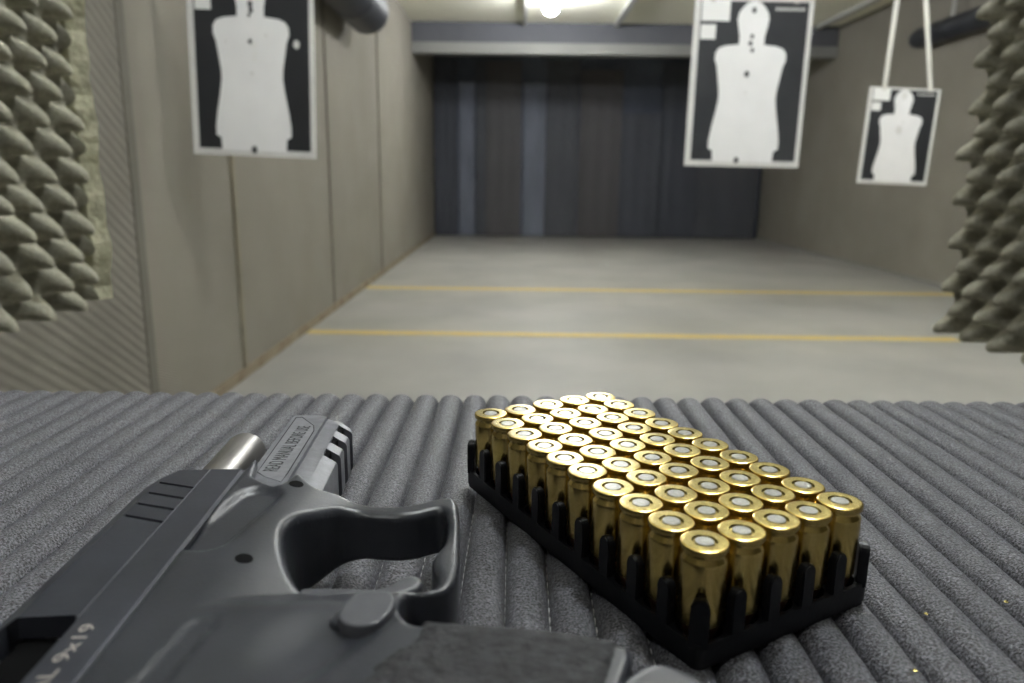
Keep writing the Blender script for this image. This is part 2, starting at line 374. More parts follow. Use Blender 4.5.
# ------------------------------------------------------------------ paper targets
FIG = [(-.14, .995), (-.075, 1.0), (0, 1.0)]
half = [(0, 1.00), (.05, .99), (.085, .965), (.115, .93), (.125, .89), (.115, .845), (.1, .79), (.1, .738), (.2, .73), (.255, .715), (.28, .685), (.283, .645), (.262, .60), (.25, .54), (.232, .45), (.23, .40), (.245, .32), (.27, .22), (.285, .14), (.285, .085), (.25, .072), (.245, .0), (0, .0)]
def target(cx, Y, ztop, w, h, rz, rx, ry, ink, label, head=True, straps=(), dots=(), group='paper figure targets'):
    cx += h*math.sin(ry)
    e = empty('paper_target', (cx, Y, ZC+ztop), label, 'target', group)
    e.rotation_euler = (rx, ry, rz)
    bm = bmesh.new()
    bx(bm, (-w/2, 0, -h), (w/2, .004, 0), 0)
    bb = .052*w
    bx(bm, (-w/2+bb, -.0012, -h+bb), (w/2-bb*.8, 0, -bb*.5), 1)
    fh = h-bb*1.0-bb*.2
    def poly(pts, y, mi):
        f = bm.faces.new([bm.verts.new((x, y, z)) for x, z in pts]); f.material_index = mi
    pr = [(x*w*1.07, -h+bb*.75+z*fh) for x, z in half]; pl = [(-x, z) for x, z in pr[::-1]][1:-1]
    outline = pr+pl
    n = len(outline)
    # thin slab for the figure
    vf = [bm.verts.new((x, -.0026, z)) for x, z in outline]; vb = [bm.verts.new((x, -.001, z)) for x, z in outline]
    bm.faces.new(vf).material_index = 2
    for i in range(n): bm.faces.new((vf[i], vf[(i+1) % n], vb[(i+1) % n], vb[i])).material_index = 2
    bx(bm, (-w/2+bb*1.2, -.002, -h*.135), (-w/2+w*.30, -.001, -h*.012), 3)      # scoring boxes, upper left
    bx(bm, (-w/2+bb*1.2, -.002, -h*.24), (-w/2+w*.19, -.001, -h*.155), 3)
    for k in range(7): bx(bm, (w*.18+k*w*.036, -.002, -h*.068), (w*.18+k*w*.036+w*.024, -.001, -h*.052), 0)
    for (x, z, r, mi) in dots:
        vs = [bm.verts.new((x*w+r*math.cos(a*PI/5), -.0034, z*h+r*1.3*math.sin(a*PI/5))) for a in range(10)]
        bm.faces.new(vs[::-1]).material_index = mi
    bmesh.ops.recalc_face_normals(bm, faces=bm.faces)
    p = bobj('printed_sheet', bm, [M['paper'], M[ink], M['figure'], M['white'], M['hole']], e)
    for x0, x1, sw in straps:
        top = CEIL-.06-(ZC+ztop)
        bm = bmesh.new(); v = []
        for (x, z) in ((x0, -.02), (x1, top)):
            v += [bm.verts.new((x-sw/2, -.006, z)), bm.verts.new((x+sw/2, -.006, z)), bm.verts.new((x+sw/2, -.003, z)), bm.verts.new((x-sw/2, -.003, z))]
        for q in range(4): bm.faces.new((v[q], v[(q+1) % 4], v[4+(q+1) % 4], v[4+q]))
        bm.faces.new(v[:4]); bm.faces.new(v[4:])
        bobj('hanging_strap', bm, M['strap'], e)
    return e
D0 = [(0, -.205, .010, 4), (.005, -.235, .009, 4), (-.01, -.26, .006, 4), (-.008, -.395, .008, 4), (.02, -.41, .013, 3), (.03, -.455, .009, 3), (.02, -.485, .009, 3), (0, -.56, .005, 0), (0, -.965, .012, 4), (.36, -.40, .013, 0), (-.2, -.40, .004, 0), (.12, -.36, .004, 0)]
D1 = [(0, -.07, .010, 4), (.0, -.22, .008, 4), (-.01, -.26, .009, 4), (.01, -.30, .008, 4), (-.02, -.44, .011, 4), (-.02, -.55, .004, 0), (-.05, -.96, .011, 4)]
D2 = [(0, -.08, .02, 0), (0, -.085, .008, 3), (-.01, -.43, .022, 0), (-.01, -.43, .011, 3), (.03, -.35, .007, 0)]
# left target
Y1 = 3.15; a = at_y(194, 153, Y1); b = at_y(316, 157, Y1); w1 = b.x-a.x
target((a.x+b.x)/2-.0, Y1, a.z+w1*1.46-.01, w1, w1*1.46, 0, 0, .03, 'ink', 'large black paper target with white figure hanging by the left wall', dots=D0, straps=((-w1*.35, -w1*.35, .02), (w1*.35, w1*.35, .02)))
Y2 = 3.55; a = at_y(684, 165, Y2); b = at_y(798, 168.5, Y2); w2 = b.x-a.x; t2 = at_y(750, -2, Y2).z
target((a.x+b.x)/2, Y2, t2, w2, t2-(a.z+b.z)/2, 0, 0, .008, 'ink_glare', 'large black paper target with painted glare hanging in front of the back wall', dots=D1, straps=((-w2*.35, -w2*.35, .02), (w2*.35, w2*.35, .02)))
Y3 = 5.9; a = at_y(856.5, 183, Y3); b = at_y(926, 185.5, Y3); w3 = b.x-a.x; t3 = at_y(903, 88, Y3).z
target((a.x+b.x)/2, Y3, t3, w3, t3-(a.z+b.z)/2, 0, 0, .03, 'ink', 'small distant paper target hung by two white straps on the right', dots=D2, straps=((-w3*.30, -w3*.30, .035), (w3*.35, -w3*.22, .035)))

# ================================================================== BOOTH
def foam_panel(name, parent, x0, sgn, ya, yb, za, zb, amp, pitch, py, pz, lean=0, label=None):
    """Egg-crate foam on a plane x = x0, knobs pointing along sgn*x."""
    st = .0035; ny = int((yb-ya)/st); nz = int((zb-za)/st)
    yy = np.linspace(ya, yb, ny+1); zz = np.linspace(za, zb, nz+1); Yg, Zg = np.meshgrid(yy, zz)
    cz = np.cos(PI*2*(Zg-pz)/pitch); cy = np.cos(PI*2*(Yg-py)/pitch)
    c = .5+.5*cz*cy
    h = c**1.3; h = h*(1-.16*h**5)
    tipn = np.clip((c-.55)/.45, 0, 1)
    X = .012+h*amp
    rs = np.random.RandomState(3); 
    jit = np.zeros_like(X)
    for k in range(6):
        fy, fz, ph = rs.uniform(10, 60), rs.uniform(10, 60), rs.uniform(0, 6, 2); jit += np.sin(Yg*fy+ph[0])*np.sin(Zg*fz+ph[1])
    X = X*(1+.035*jit); Zs = Zg-.009*tipn + 0*X            # knobs sag a little
    V = [(sgn*x, y, z) for x, y, z in zip(X.ravel(), Yg.ravel(), Zs.ravel())]
    W = ny+1; N = len(V)
    Fc = []
    for i in range(nz):
        for j in range(ny):
            q = (i*W+j, i*W+j+1, (i+1)*W+j+1, (i+1)*W+j); Fc.append(q if sgn < 0 else q[::-1])
    rim = [j for j in range(W)]+[i*W+ny for i in range(1, nz+1)]+[nz*W+j for j in range(ny-1, -1, -1)]+[i*W for i in range(nz-1, 0, -1)]
    for r in rim: v = V[r]; V.append((0, v[1], v[2]))
    for k in range(len(rim)):
        k2 = (k+1) % len(rim); Fc.append((rim[k], rim[k2], N+k2, N+k))
    Fc.append(tuple(N+k for k in range(len(rim))))
    me = bpy.data.meshes.new(name); me.from_pydata([(v[0]+x0, v[1], v[2]) for v in V], [], Fc); me.validate()
    bm = bmesh.new(); bm.from_mesh(me); bmesh.ops.recalc_face_normals(bm, faces=bm.faces); bm.to_mesh(me); bm.free()
    o = link(name, me, M['foam'], parent); set_sharp(me, 55)
    return o
def divider(side, x0, sgn, ya, yb, zbot, label, strip, py, pz, amp=.052, pitch=.056, tilt=0):
    e = empty('booth_divider', (x0, ya, 0), label, 'divider', 'foam-lined dividers of the shooting booth')
    T = lambda v: (v[0]-x0, v[1]-ya, v[2])
    bm = bmesh.new()
    lo = min(x0-sgn*.03, x0); hi = max(x0-sgn*.03, x0)
    bx(bm, T((lo, -.35, 0)), T((hi, .372, 2.2)))
    bx(bm, T((lo, .372, zbot-.004)), T((hi, yb+.018, 2.2)))
    bobj('divider_board', bm, M['board'], e)
    f = foam_panel('acoustic_foam', e, 0, sgn, .372-ya, yb-ya, zbot, zbot+.66, amp, pitch, py-ya, pz)
    if strip:
        st = .012; V = []; Fc = []; nz = 90
        for i in range(nz+1):
            z = zbot-.004+.664*i/nz
            w = strip*(1+.10*noise.noise(Vector((0, 0, z*22)))); d = .004*noise.noise(Vector((3, 0, z*60)))
            V += [(0, yb-ya+.001, z), (sgn*(w-.012), yb-ya+.001+d, z), (sgn*w, yb-ya+.018+d, z), (0, yb-ya+.020, z)]
        for i in range(nz):
            for q in range(4): Fc.append((4*i+q, 4*i+(q+1) % 4, 4*i+4+(q+1) % 4, 4*i+4+q))
        Fc += [(3, 2, 1, 0), (4*nz, 4*nz+1, 4*nz+2, 4*nz+3)]
        s = from_py('foam_edge_strip', V, Fc, M['foam_edge'], e); s['label'] = 'ragged yellowed foam edge'
        bm = bmesh.new(); bm.from_mesh(s.data); bmesh.ops.recalc_face_normals(bm, faces=bm.faces); bm.to_mesh(s.data); bm.free()
    e.rotation_euler = (0, 0, tilt)
    return e
pl = at_y(108, 300, .85); pl.x -= .054; zl = ZC+at_y(100, 301, .85).z+.005
divider('left', pl.x, 1, .372, .85, zl, 'booth divider on the left, lined with knobbed grey-green foam and a yellowed edge', .052, .832, zl+.03)
pr_ = at_y(955, 335, .97); zr = ZC+at_y(950, 338, .97).z+.012
divider('right', pr_.x+.03, -1, .372, .985, zr, 'booth divider on the right, lined with knobbed grey foam', 0, .945, zr+.035)

# counter and quilted mat
counter = tag(boxo('shooting_counter', (pl.x+.002, -.30, .945), (pr_.x+.028, .360, .988), M['wood'], bevel=.004), 'shooting bench board hidden under the quilted grey mat', 'counter')
RP = 12.2; G0 = -1.2; YE = .366
def mat_mesh():
    x0 = (pl.x+.012)/MM; x1 = (pr_.x+.018)/MM
    k0 = math.ceil((x0-G0)/RP); k1 = math.floor((x1-G0)/RP)
    us = [0, .02, .05, .1, .18, .28, .39, .5, .61, .72, .82, .9, .95, .98]
    xs = []; u_ = []; rib = []
    for k in range(k0, k1):
        for u in us: xs.append(G0+RP*(k+u)); u_.append(u); rib.append(k)
    xs.append(G0+RP*k1); u_.append(0); rib.append(k1)
    ysv = list(np.arange(-.28, .08, .02))+list(np.arange(.08, YE-.012, .0045))+[YE-.011, YE-.008, YE-.005, YE-.003, YE-.0015, YE-.0005, YE]
    V = []; nx = len(xs)
    for y in ysv:
        e = YE-y; endr = 0
        if e < .009: endr = (1-math.sqrt(max(0, 1-(1-e/.009)**2)))
        for x, u, k in zip(xs, u_, rib):
            w = 2*u-1
            prof = (1-abs(w)**2.4)**.5 if abs(w) < 1 else 0
            n1 = noise.noise(Vector((k*7.3, y*14, 0))); n2 = noise.noise(Vector((x*.09, y*90, 5)))
            crease = .9*max(0, noise.noise(Vector((k*3.1, y*55, 9)))-.18)*prof
            h = (6.8+.35*n1)*prof + .25*n2*prof - crease + .5*noise.noise(Vector((k*5.0 if u < .5 else (k+1)*5.0, y*260, 3)))*abs(w)**2*(prof > .1)
            gx = .8*noise.noise(Vector((k*1.7 if u < .5 else (k+1)*1.7, y*9, 2)))*(abs(w)**2) + 1.6*noise.noise(Vector((0, y*5, k*.15)))
            h -= endr*(5.0*prof+1.5)
            V.append(((x+gx)*MM, y, ZC-.108-.0068+h*MM))
    Fc = [(j*nx+i, j*nx+i+1, (j+1)*nx+i+1, (j+1)*nx+i) for j in range(len(ysv)-1) for i in range(nx-1)]
    N = len(V); rim = [i for i in range(nx)]+[j*nx+nx-1 for j in range(1, len(ysv))]+[(len(ysv)-1)*nx+i for i in range(nx-2, -1, -1)]+[j*nx for j in range(len(ysv)-2, 0, -1)]
    for r in rim: V.append((V[r][0], V[r][1], .9885))
    for k in range(len(rim)): k2 = (k+1) % len(rim); Fc.append((rim[k2], rim[k], N+k, N+k2))
    Fc.append(tuple(N+k for k in range(len(rim)))[::-1])
    o = from_py('quilted_mat', V, Fc, M['mat'], smooth=True)
    tag(o, 'quilted dark grey mat of padded ribs covering the bench', 'mat')
    # running stitches along the seams
    bm = bmesh.new()
    for k in range(-12, 14):
        y = .1
        while y < .235:
            gx = .8*noise.noise(Vector((k*1.7, y*9, 2))) + 1.6*noise.noise(Vector((0, y*5, k*.15)))
            x = (G0+RP*k+gx)*MM; z = ZC-.1148+.0003
            L = .0027
            tube(bm, [(x-.0001, y, z-.0003), (x, y+L*.25, z+.0005), (x+.0001, y+L*.75, z+.0005), (x+.0002, y+L, z-.0003)], .0005, 5)
            y += .0043
    bobj('seam_stitching', bm, M['thread'], o, True)
mat_mesh()

# ================================================================== TRAY AND CARTRIDGES
YAW = 2.0847; TX, TY = 44.45, 154.5; SP = 11.6; TZ = ZC-.108
ct, st_ = math.cos(YAW), math.sin(YAW)
def T(i, j): return Vector(((TX+SP*(i*ct+j*st_))*MM, (TY+SP*(i*st_-j*ct))*MM, TZ))
te = empty('cartridge_tray', T(4.5, 2), 'black plastic cartridge tray holding fifty upright rounds on the mat', 'tray')
te.rotation_euler = (0, 0, YAW)          # local x runs along the long side, local y = -j
def loc(i, j): return np.array([(i-4.5)*SP, -(j-2)*SP])
O = .57
def rrect(x0, y0, x1, y1, r, n=6):
    P = []
    for cx, cy, a0 in ((x1-r, y1-r, 0), (x0+r, y1-r, 90), (x0+r, y0+r, 180), (x1-r, y0+r, 270)):
        for k in range(n+1):
            a = math.radians(a0+90*k/n); P.append((cx+r*math.cos(a), cy+r*math.sin(a)))
    return np.array(P)
LX_, LY_ = (9+2*O)*SP/2, (4+2*O)*SP/2
outer = rrect(-LX_, -LY_, LX_, LY_, 2.2)
holes = [loc(i, j)+np.array([(5.62*math.cos(a*PI/12), 5.62*math.sin(a*PI/12)) for a in range(24)]) for i in range(10) for j in range(5)]
solid('tray_body', outer, holes, const(6.3), const(1.2), M['tray'], te, grid=0, r_out=.0, r_in=0, rings=(), smooth=False)
b0 = solid('tray_floor', rrect(-LX_+.3, -LY_+.3, LX_-.3, LY_-.3, 2), [], const(1.2), const(0), M['tray'], te, grid=0, r_out=0, r_in=0, rings=(), smooth=False)
def finger_mesh():
    bm = bmesh.new(); w, d, h = 2.3, 1.1, 17.2
    n = 8; prof = [(-w, 5.5), ]
    arc = [(-w*math.cos(PI*k/n), h-w+w*math.sin(PI*k/n)) for k in range(n+1)]
    pts = [(-w, 5.0)]+arc+[(w, 5.0)]
    vf = [bm.verts.new((x*MM, -d*MM, z*MM)) for x, z in pts]; vb = [bm.verts.new((x*MM*.8, d*MM*1.3, z*MM)) for x, z in pts]
    m = len(pts); bm.faces.new(vf[::-1]); bm.faces.new(vb)
    for i in range(m): bm.faces.new((vf[i], vf[(i+1) % m], vb[(i+1) % m], vb[i]))
    bmesh.ops.bevel(bm, geom=bm.edges[:], offset=.45*MM, segments=2, affect='EDGES', clamp_overlap=True)
    bmesh.ops.recalc_face_normals(bm, faces=bm.faces)
    me = bpy.data.meshes.new('finger'); bm.to_mesh(me); bm.free(); me.materials.append(M['tray']); set_sharp(me, 50); return me
fm = finger_mesh()
def finger(x, y, rz):
    o = bpy.data.objects.new('finger', fm); C.objects.link(o); o.parent = te; o.location = (x*MM, y*MM, 0); o.rotation_euler = (0, 0, rz)
EX, EY = LX_-1.15, LY_-1.15
for i in range(9):
    x = (i-4)*SP
    finger(x, -EY, 0); finger(x, EY, PI)
for j in range(4):
    y = (j-1.5)*SP
    finger(-EX, y, -PI/2); finger(EX, y, PI/2)
for sx in (-1, 1):
    for sy in (-1, 1):
        finger(sx*(EX-.5), sy*(EY-.5), {(-1, -1): -PI/4, (1, -1): PI/4, (1, 1): 3*PI/4, (-1, 1): -3*PI/4}[(sx, sy)])

# one cartridge, standing head up; local z = 0 at its nose on the tray floor
HZ = 27.5-1.2
def case_mesh():
    bm = bmesh.new(); H = HZ
    prof = [(0, 7.0), (5.1, 7.0), (5.25, 7.2), (5.42, H-4.4), (5.42, H-3.9), (5.3, H-3.5), (4.75, H-2.6), (4.7, H-2.35), (4.7, H-1.75), (4.85, H-1.62), (5.5, H-1.5), (5.62, H-1.35), (5.64, H-.55), (5.55, H-.2), (5.3, H-.03), (5.1, H)]
    lathe(bm, [(r*MM, h*MM) for r, h in prof], 44, mi=0)
    lathe(bm, [(r*MM, h*MM) for r, h in [(5.1, H), (4.2, H), (2.95, H), (2.85, H-.1), (2.78, H-.5), (2.3, H-.55), (0, H-.55)]], 44, mi=1)
    bmesh.ops.remove_doubles(bm, verts=bm.verts, dist=1e-6)
    bmesh.ops.recalc_face_normals(bm, faces=bm.faces)
    me = bpy.data.meshes.new('case'); bm.to_mesh(me); bm.free(); me.materials.append(M['brass']); me.materials.append(M['brass_head']); set_sharp(me, 38); return me
def primer_mesh():
    bm = bmesh.new(); H = HZ
    lathe(bm, [(r*MM, h*MM) for r, h in [(2.2, H-.45), (2.2, H-.14), (2.08, H-.04), (1.0, H-.04), (0, H-.04)]], 30)
    bmesh.ops.recalc_face_normals(bm, faces=bm.faces)
    me = bpy.data.meshes.new('primer'); bm.to_mesh(me); bm.free(); me.materials.append(M['primer']); set_sharp(me, 15); return me
def bullet_mesh():
    bm = bmesh.new()
    lathe(bm, [(r*MM, h*MM) for r, h in [(0, 0), (1.4, .3), (2.6, 1.4), (3.7, 3.3), (4.4, 5.2), (4.6, 6.98), (0, 6.98)]], 24)
    bmesh.ops.recalc_face_normals(bm, faces=bm.faces)
    me = bpy.data.meshes.new('bullet'); bm.to_mesh(me); bm.free(); me.materials.append(M['copper']); set_sharp(me, 60); return me
cm, pm, bmh = case_mesh(), primer_mesh(), bullet_mesh()
rown = ["the tray's left edge row", "the second row from the tray's left edge", "the tray's middle row", "the second row from the tray's right edge", "the tray's right edge row"]
ordn = ['nearest', 'second nearest', 'third nearest', 'fourth nearest', 'fifth nearest', 'fifth farthest', 'fourth farthest', 'third farthest', 'second farthest', 'farthest']
rr = random.Random(11)
for j in range(5):
    for i in range(10):
        p = T(i, j)
        e = empty('cartridge', (p.x, p.y, TZ+1.25*MM+rr.uniform(0, .35)*MM), f"brass cartridge standing head up, {ordn[i]} in {rown[j]}", 'cartridge', 'brass cartridges in the black tray')
        e.rotation_euler = (rr.uniform(-.006, .006), rr.uniform(-.006, .006), rr.uniform(0, 6.28))
        for nm, me in (('case', cm), ('primer', pm), ('bullet', bmh)):
            o = bpy.data.objects.new(nm, me); C.objects.link(o); o.parent = e

# ================================================================== PISTOL, lying on its left side
ZM = -94.5                                   # middle plane, mm below the eye
O_G = Vector((-.075, .15, TZ))
gun = empty('pistol', O_G, 'grey-black semi-automatic pistol lying on its side with slide locked back', 'pistol')
OFF = (O_G.x, O_G.y, O_G.z-ZC)               # solids are given in mm relative to the eye
def px(pts, z):
    return np.array([(at_z(x, y, z*MM).x/MM, at_z(x, y, z*MM).y/MM) for x, y in pts])
AX = Vector((-.053, 1, 0)).normalized(); UP = Vector((-1, -.053, 0)).normalized()
P0 = Vector((-75.2, 195.5, 0))               # slide / frame line at the muzzle end of the slide
def gv(a, v, z):                             # a: along the bore from the slide nose (+ = muzzle), v: up toward the sights, z: mm rel. to middle plane
    p = P0+AX*a+UP*v
    return Vector((p.x*MM-OFF[0], p.y*MM-OFF[1], (ZM+z)*MM-OFF[2]))
def gbox(a0, a1, v0, v1, z0, z1):
    bm = bmesh.new(); vs = [bm.verts.new(gv(a, v, z)) for a in (a0, a1) for v in (v0, v1) for z in (z0, z1)]
    for f in ((0, 1, 3, 2), (4, 6, 7, 5), (0, 4, 5, 1), (2, 3, 7, 6), (0, 2, 6, 4), (1, 5, 7, 3)): bm.faces.new([vs[i] for i in f])
    bmesh.ops.recalc_face_normals(bm, faces=bm.faces); return bm
def loft(name, secs, m, parent, sharp=30):
    """secs: list of (a, [(v, z), ...])"""
    bm = bmesh.new(); R = [[bm.verts.new(gv(a, v, z)) for v, z in s] for a, s in secs]; n = len(R[0])
    for A, B in zip(R, R[1:]):
        for k in range(n): bm.faces.new((A[k], A[(k+1) % n], B[(k+1) % n], B[k]))
    bm.faces.new(R[0]); bm.faces.new(R[-1][::-1]); bmesh.ops.recalc_face_normals(bm, faces=bm.faces)
    me = bpy.data.meshes.new(name); bm.to_mesh(me); bm.free(); o = link(name, me, m, parent); set_sharp(me, sharp); return o
def sym(hf): return hf+[(v, -z) for v, z in hf[::-1]]
def ssec(top, hw, lo=0.0):
    return sym([(lo, hw-.7), (lo+.7, hw), (9.0, hw), (9.15, hw-.3), (9.4, hw-.05), (top-5.6, hw-.25), (top-.9, hw-3.2), (top-.2, hw-4.4), (top, hw-7)])
slide = loft('slide', [(-175, ssec(26.3, 12.9)), (-12, ssec(26.3, 13.0)), (-5, ssec(26.1, 13.0)), (.5, ssec(23.4, 13.0)), (1.2, ssec(22.9, 12.6))], M['slide'], gun, 25)
cutb = []
def cutter(bm):
    me = bpy.data.meshes.new('k'); bm.to_mesh(me); bm.free(); o = bpy.data.objects.new('k', me); C.objects.link(o); o.parent = gun; cutb.append(o)
for a in (-7.9, -14.5, -21.0, -27.8):
    bm = bmesh.new(); k = .8
    vs = [bm.verts.new(gv(a+da+sk, v, z)) for v, sk in ((9.4, -4.2), (20.1, 0)) for da, z in ((-1.5, 15), (.7, 15), (.45, 11.2), (.25, 11.2))]
    for f in ((0, 1, 2, 3), (7, 6, 5, 4), (0, 4, 5, 1), (1, 5, 6, 2), (2, 6, 7, 3), (3, 7, 4, 0)): bm.faces.new([vs[i] for i in f])
    bmesh.ops.recalc_face_normals(bm, faces=bm.faces); cutter(bm)
bm = bmesh.new()                              # ejection port, open through the top
Z0, Z1 = -2, 16
pp = [(-70.5, 20.5), (-71.8, 22), (-78, 22.8), (-84, 21.6), (-90, 23.5), (-122, 23.5), (-123, 10.5), (-121.5, 9), (-71.6, 9), (-70.3, 10.2)]
va = [bm.verts.new(gv(a, v, Z0)) for a, v in pp]; vb = [bm.verts.new(gv(a, v, Z1)) for a, v in pp]
bm.faces.new(va); bm.faces.new(vb[::-1])
for i in range(len(pp)): bm.faces.new((va[i], va[(i+1) % len(pp)], vb[(i+1) % len(pp)], vb[i]))
bmesh.ops.recalc_face_normals(bm, faces=bm.faces); cutter(bm)
cutter(gbox(-174, 1, 3, 21, -8.2, 8.2))
cut(slide, cutb); cutb = []
set_sharp(slide.data, 25)
# barrel
A4 = Matrix.Translation(gv(0, 14.2, 0)) @ Matrix(((AX.x, UP.x, 0, 0), (AX.y, UP.y, 0, 0), (0, 0, 1, 0), (0, 0, 0, 1))) @ Matrix.Rotation(PI/2, 4, 'Y')
bm = bmesh.new(); mm_ = lambda L: [(r*MM, h*MM) for r, h in L]
lathe(bm, mm_([(0, -70), (6.9, -70), (6.9, 47.5), (6.6, 48.8), (5.6, 49.3), (5.0, 49.1), (4.6, 48.2), (4.6, 30), (0, 30)]), 48, A4)
o = bobj('barrel', bm, M['steel'], gun); set_sharp(o.data, 40); o['label'] = 'bare steel barrel'
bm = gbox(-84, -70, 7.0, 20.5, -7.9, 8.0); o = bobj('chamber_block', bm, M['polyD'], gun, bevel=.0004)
# dust cover with accessory rail
hw = 10.6
dsec = sym([(-.2, hw-1.2), (-.9, hw), (-12.7, hw), (-13.0, hw-1.1), (-13.4, hw-1.1), (-13.7, hw-.5), (-18.2, hw-1.2), (-22.0, hw-3.6), (-22.5, hw-4.6)])
def shr(s, k): return [(v if v > -13 else -13+(v+13)*k, z) for v, z in s]
dust = loft('dust_cover', [(-8, dsec), (49, dsec), (52, shr(dsec, .9)), (55, [(max(v, -13.6-.0*v) if v < -14.6 else v, z*.97) for v, z in shr(dsec, .35)]), (58, [(max(v, -9.5), z*.93) for v, z in shr(dsec, .1)])], M['dust'], gun, 28)
for a in (45.3, 34.2, 22.8):
    bm = bmesh.new()
    vs = [bm.verts.new(gv(a+da, v, z)) for v, z in ((-18.0, 12), (-26, 12), (-26, -12), (-18.0, -12)) for da in (-2.7, 2.7)]
    for f in ((0, 2, 4, 6), (1, 7, 5, 3), (0, 1, 3, 2), (2, 3, 5, 4), (4, 5, 7, 6), (6, 7, 1, 0)): bm.faces.new([vs[i] for i in f])
    bmesh.ops.recalc_face_normals(bm, faces=bm.faces); cutter(bm)
cut(dust, cutb); cutb = []
set_sharp(dust.data, 28)
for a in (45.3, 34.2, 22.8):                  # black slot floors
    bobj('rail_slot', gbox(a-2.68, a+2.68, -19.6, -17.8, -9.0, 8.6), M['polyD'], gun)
# inlay plate with the engraved words
zt = ZM+hw
pin = px([(258, 472), (264.6, 463), (296.5, 418.2), (302, 417.8), (313.2, 426), (313.4, 430.5), (287, 473), (281, 482), (265, 477)], zt)
pout = px([(257, 472.5), (263.6, 462.8), (295.8, 417.3), (302.3, 416.8), (314.2, 425.6), (314.4, 431), (287.8, 474), (281, 482), (265, 477)], zt)
solid('plate_groove', spline(pout, 1.5, sharp=True), [], const(zt+.05), const(zt-.3), M['engr'], gun, grid=0, r_out=0, rings=(), off=OFF, smooth=False)
solid('inlay_plate', spline(pin, 1.5, sharp=True), [], const(zt+.12), const(zt-.3), M['plate'], gun, grid=0, r_out=0, rings=(), off=OFF, smooth=False)
def text(s, name, p_start, p_end, height, z, m, depth=.05):
    cu = bpy.data.curves.new(name, 'FONT'); cu.body = s; cu.size = 1; cu.extrude = .02
    o = bpy.data.objects.new(name, cu); C.objects.link(o); bpy.context.view_layer.update()
    me = bpy.data.meshes.new_from_object(o.evaluated_get(bpy.context.evaluated_depsgraph_get())); bpy.data.objects.remove(o)
    xs = [v.co.x for v in me.vertices]; ys_ = [v.co.y for v in me.vertices]
    a, b = Vector((p_start[0], p_start[1], 0)), Vector((p_end[0], p_end[1], 0)); d = (b-a); L = d.length; d.normalize(); n = Vector((-d.y, d.x, 0))
    for v in me.vertices:
        u = (v.co.x-min(xs))/(max(xs)-min(xs))*L; w = (v.co.y-min(ys_))/(max(ys_)-min(ys_))*height
        q = a+d*u+n*w; v.co = (q.x*MM-OFF[0], q.y*MM-OFF[1], (z+v.co.z*2)*MM-OFF[2])
    return link(name, me, m, gun)
ps = px([(277.5, 471.5), (311.0, 426.5)], zt)
text('READ MANUAL BEFORE USE', 'engraved_words', ps[0], ps[1], 4.3, zt+.13, M['engr'])['label'] = 'small black engraved words'

# frame with trigger guard and grip core
def ss(x, a, b):
    t = np.clip((x-a)/(b-a), 0, 1); return t*t*(3-2*t)
def pline(L): return np.concatenate([px([(x, y)], z) for x, y, z in L])
zf = ZM+13.0; zg = ZM+7.0
outl = pline([(243, 470, zf), (254, 476, zf), (265, 482, zf), (276, 484.5, zf), (288, 482, -82.5), (297, 477, -83), (305, 482, -83.5), (313, 490, -84.6), (324, 496, -86), (338, 500.5, zg), (358, 503.5, zg), (379, 505, zg),
              (400, 505, zg), (415, 503, zg), (429, 499.5, zg), (443, 497, zg), (453, 497.5, zg), (458, 503, zg), (459.5, 520, zg), (460, 545, zg), (459, 566, zg), (455, 580, zg), (446, 590, zg), (430, 594, zg), (408, 596, zg),
              (400, 602, -84), (402, 618, -83), (416, 631, -83), (458, 636, -84), (500, 640, -84), (540, 644, -84), (590, 651, -84), (618, 657, -84), (632, 668, -84)])
outl = np.concatenate([outl, np.array([(14, 92), (9, 60), (-20, 60), (-44, 68), (-58, 55), (-68.5, 50)])])
# keep the slide line straight
outer_f = spline(outl, 1.0)
hole_px = [(276, 548), (277.5, 536), (286, 526), (300, 520.5), (320, 516.5), (340, 514), (360, 513.5), (380, 515), (400, 515.5), (418, 513.5), (432, 510), (441, 509), (446, 514), (447, 527), (444, 540), (437, 549), (432, 557), (432, 566), (436, 575), (434, 584), (424, 588),
           (400, 589.5), (370, 590.5), (340, 594), (320, 595), (306, 589), (294, 580), (283, 566)]
hole_f = spline(pline([(x+max(0, 312-x)*.24, y+max(0, 540-y)*.1*(x < 330), zg+(zf-zg)*.5*min(1, max(0, (345-x)/65))) for x, y in hole_px]), .9)
rc = px([(207, 541), (258, 499)], zf-1)
rect = px([(193, 619), (224, 617), (150, 700), (116, 700)], zf)
def Hf(P):
    x, y = P.T
    s1 = 1-ss(x, -62, -37); s2 = 1-ss(y, 127, 146)
    h = 7.0+6.2*np.maximum(s1, s2)
    # raised rib between body and guard, softly
    # thumb scallop
    a, b = rc; d = b-a; t = np.clip(((P-a)@d)/(d@d), 0, 1); q = np.hypot(*(P-a-t[:, None]*d).T)
    h -= 1.9*(1-ss(q, 4.0, 7.0))
    # shallow ramp beside the scallop toward the nose of the frame
    n = px([(285, 492)], zf)[0]; h -= .0*np.hypot(*(P-n).T)
    # rectangular shallow pad
    ins = inside(P, rect); dd = seg_dist(P, rect); h -= np.where(ins, .55*ss(dd, 0, .5), 0)
    # broad hollow below guard (behind the trigger)
    c = px([(318, 645)], zf)[0]; q = np.hypot((x-c[0])/1.0, (y-c[1])/1.3); h -= 1.1*(1-ss(q, 2, 13))
    A, B = px([(372, 632), (282, 690)], zf); d = (B-A)/np.linalg.norm(B-A); nn = np.array([-d[1], d[0]])
    sd = (P-A)@nn; h -= .7*(1-ss(sd, -1.8, 2.2))*(1-ss(-sd, 7, 20))*s2
    return h
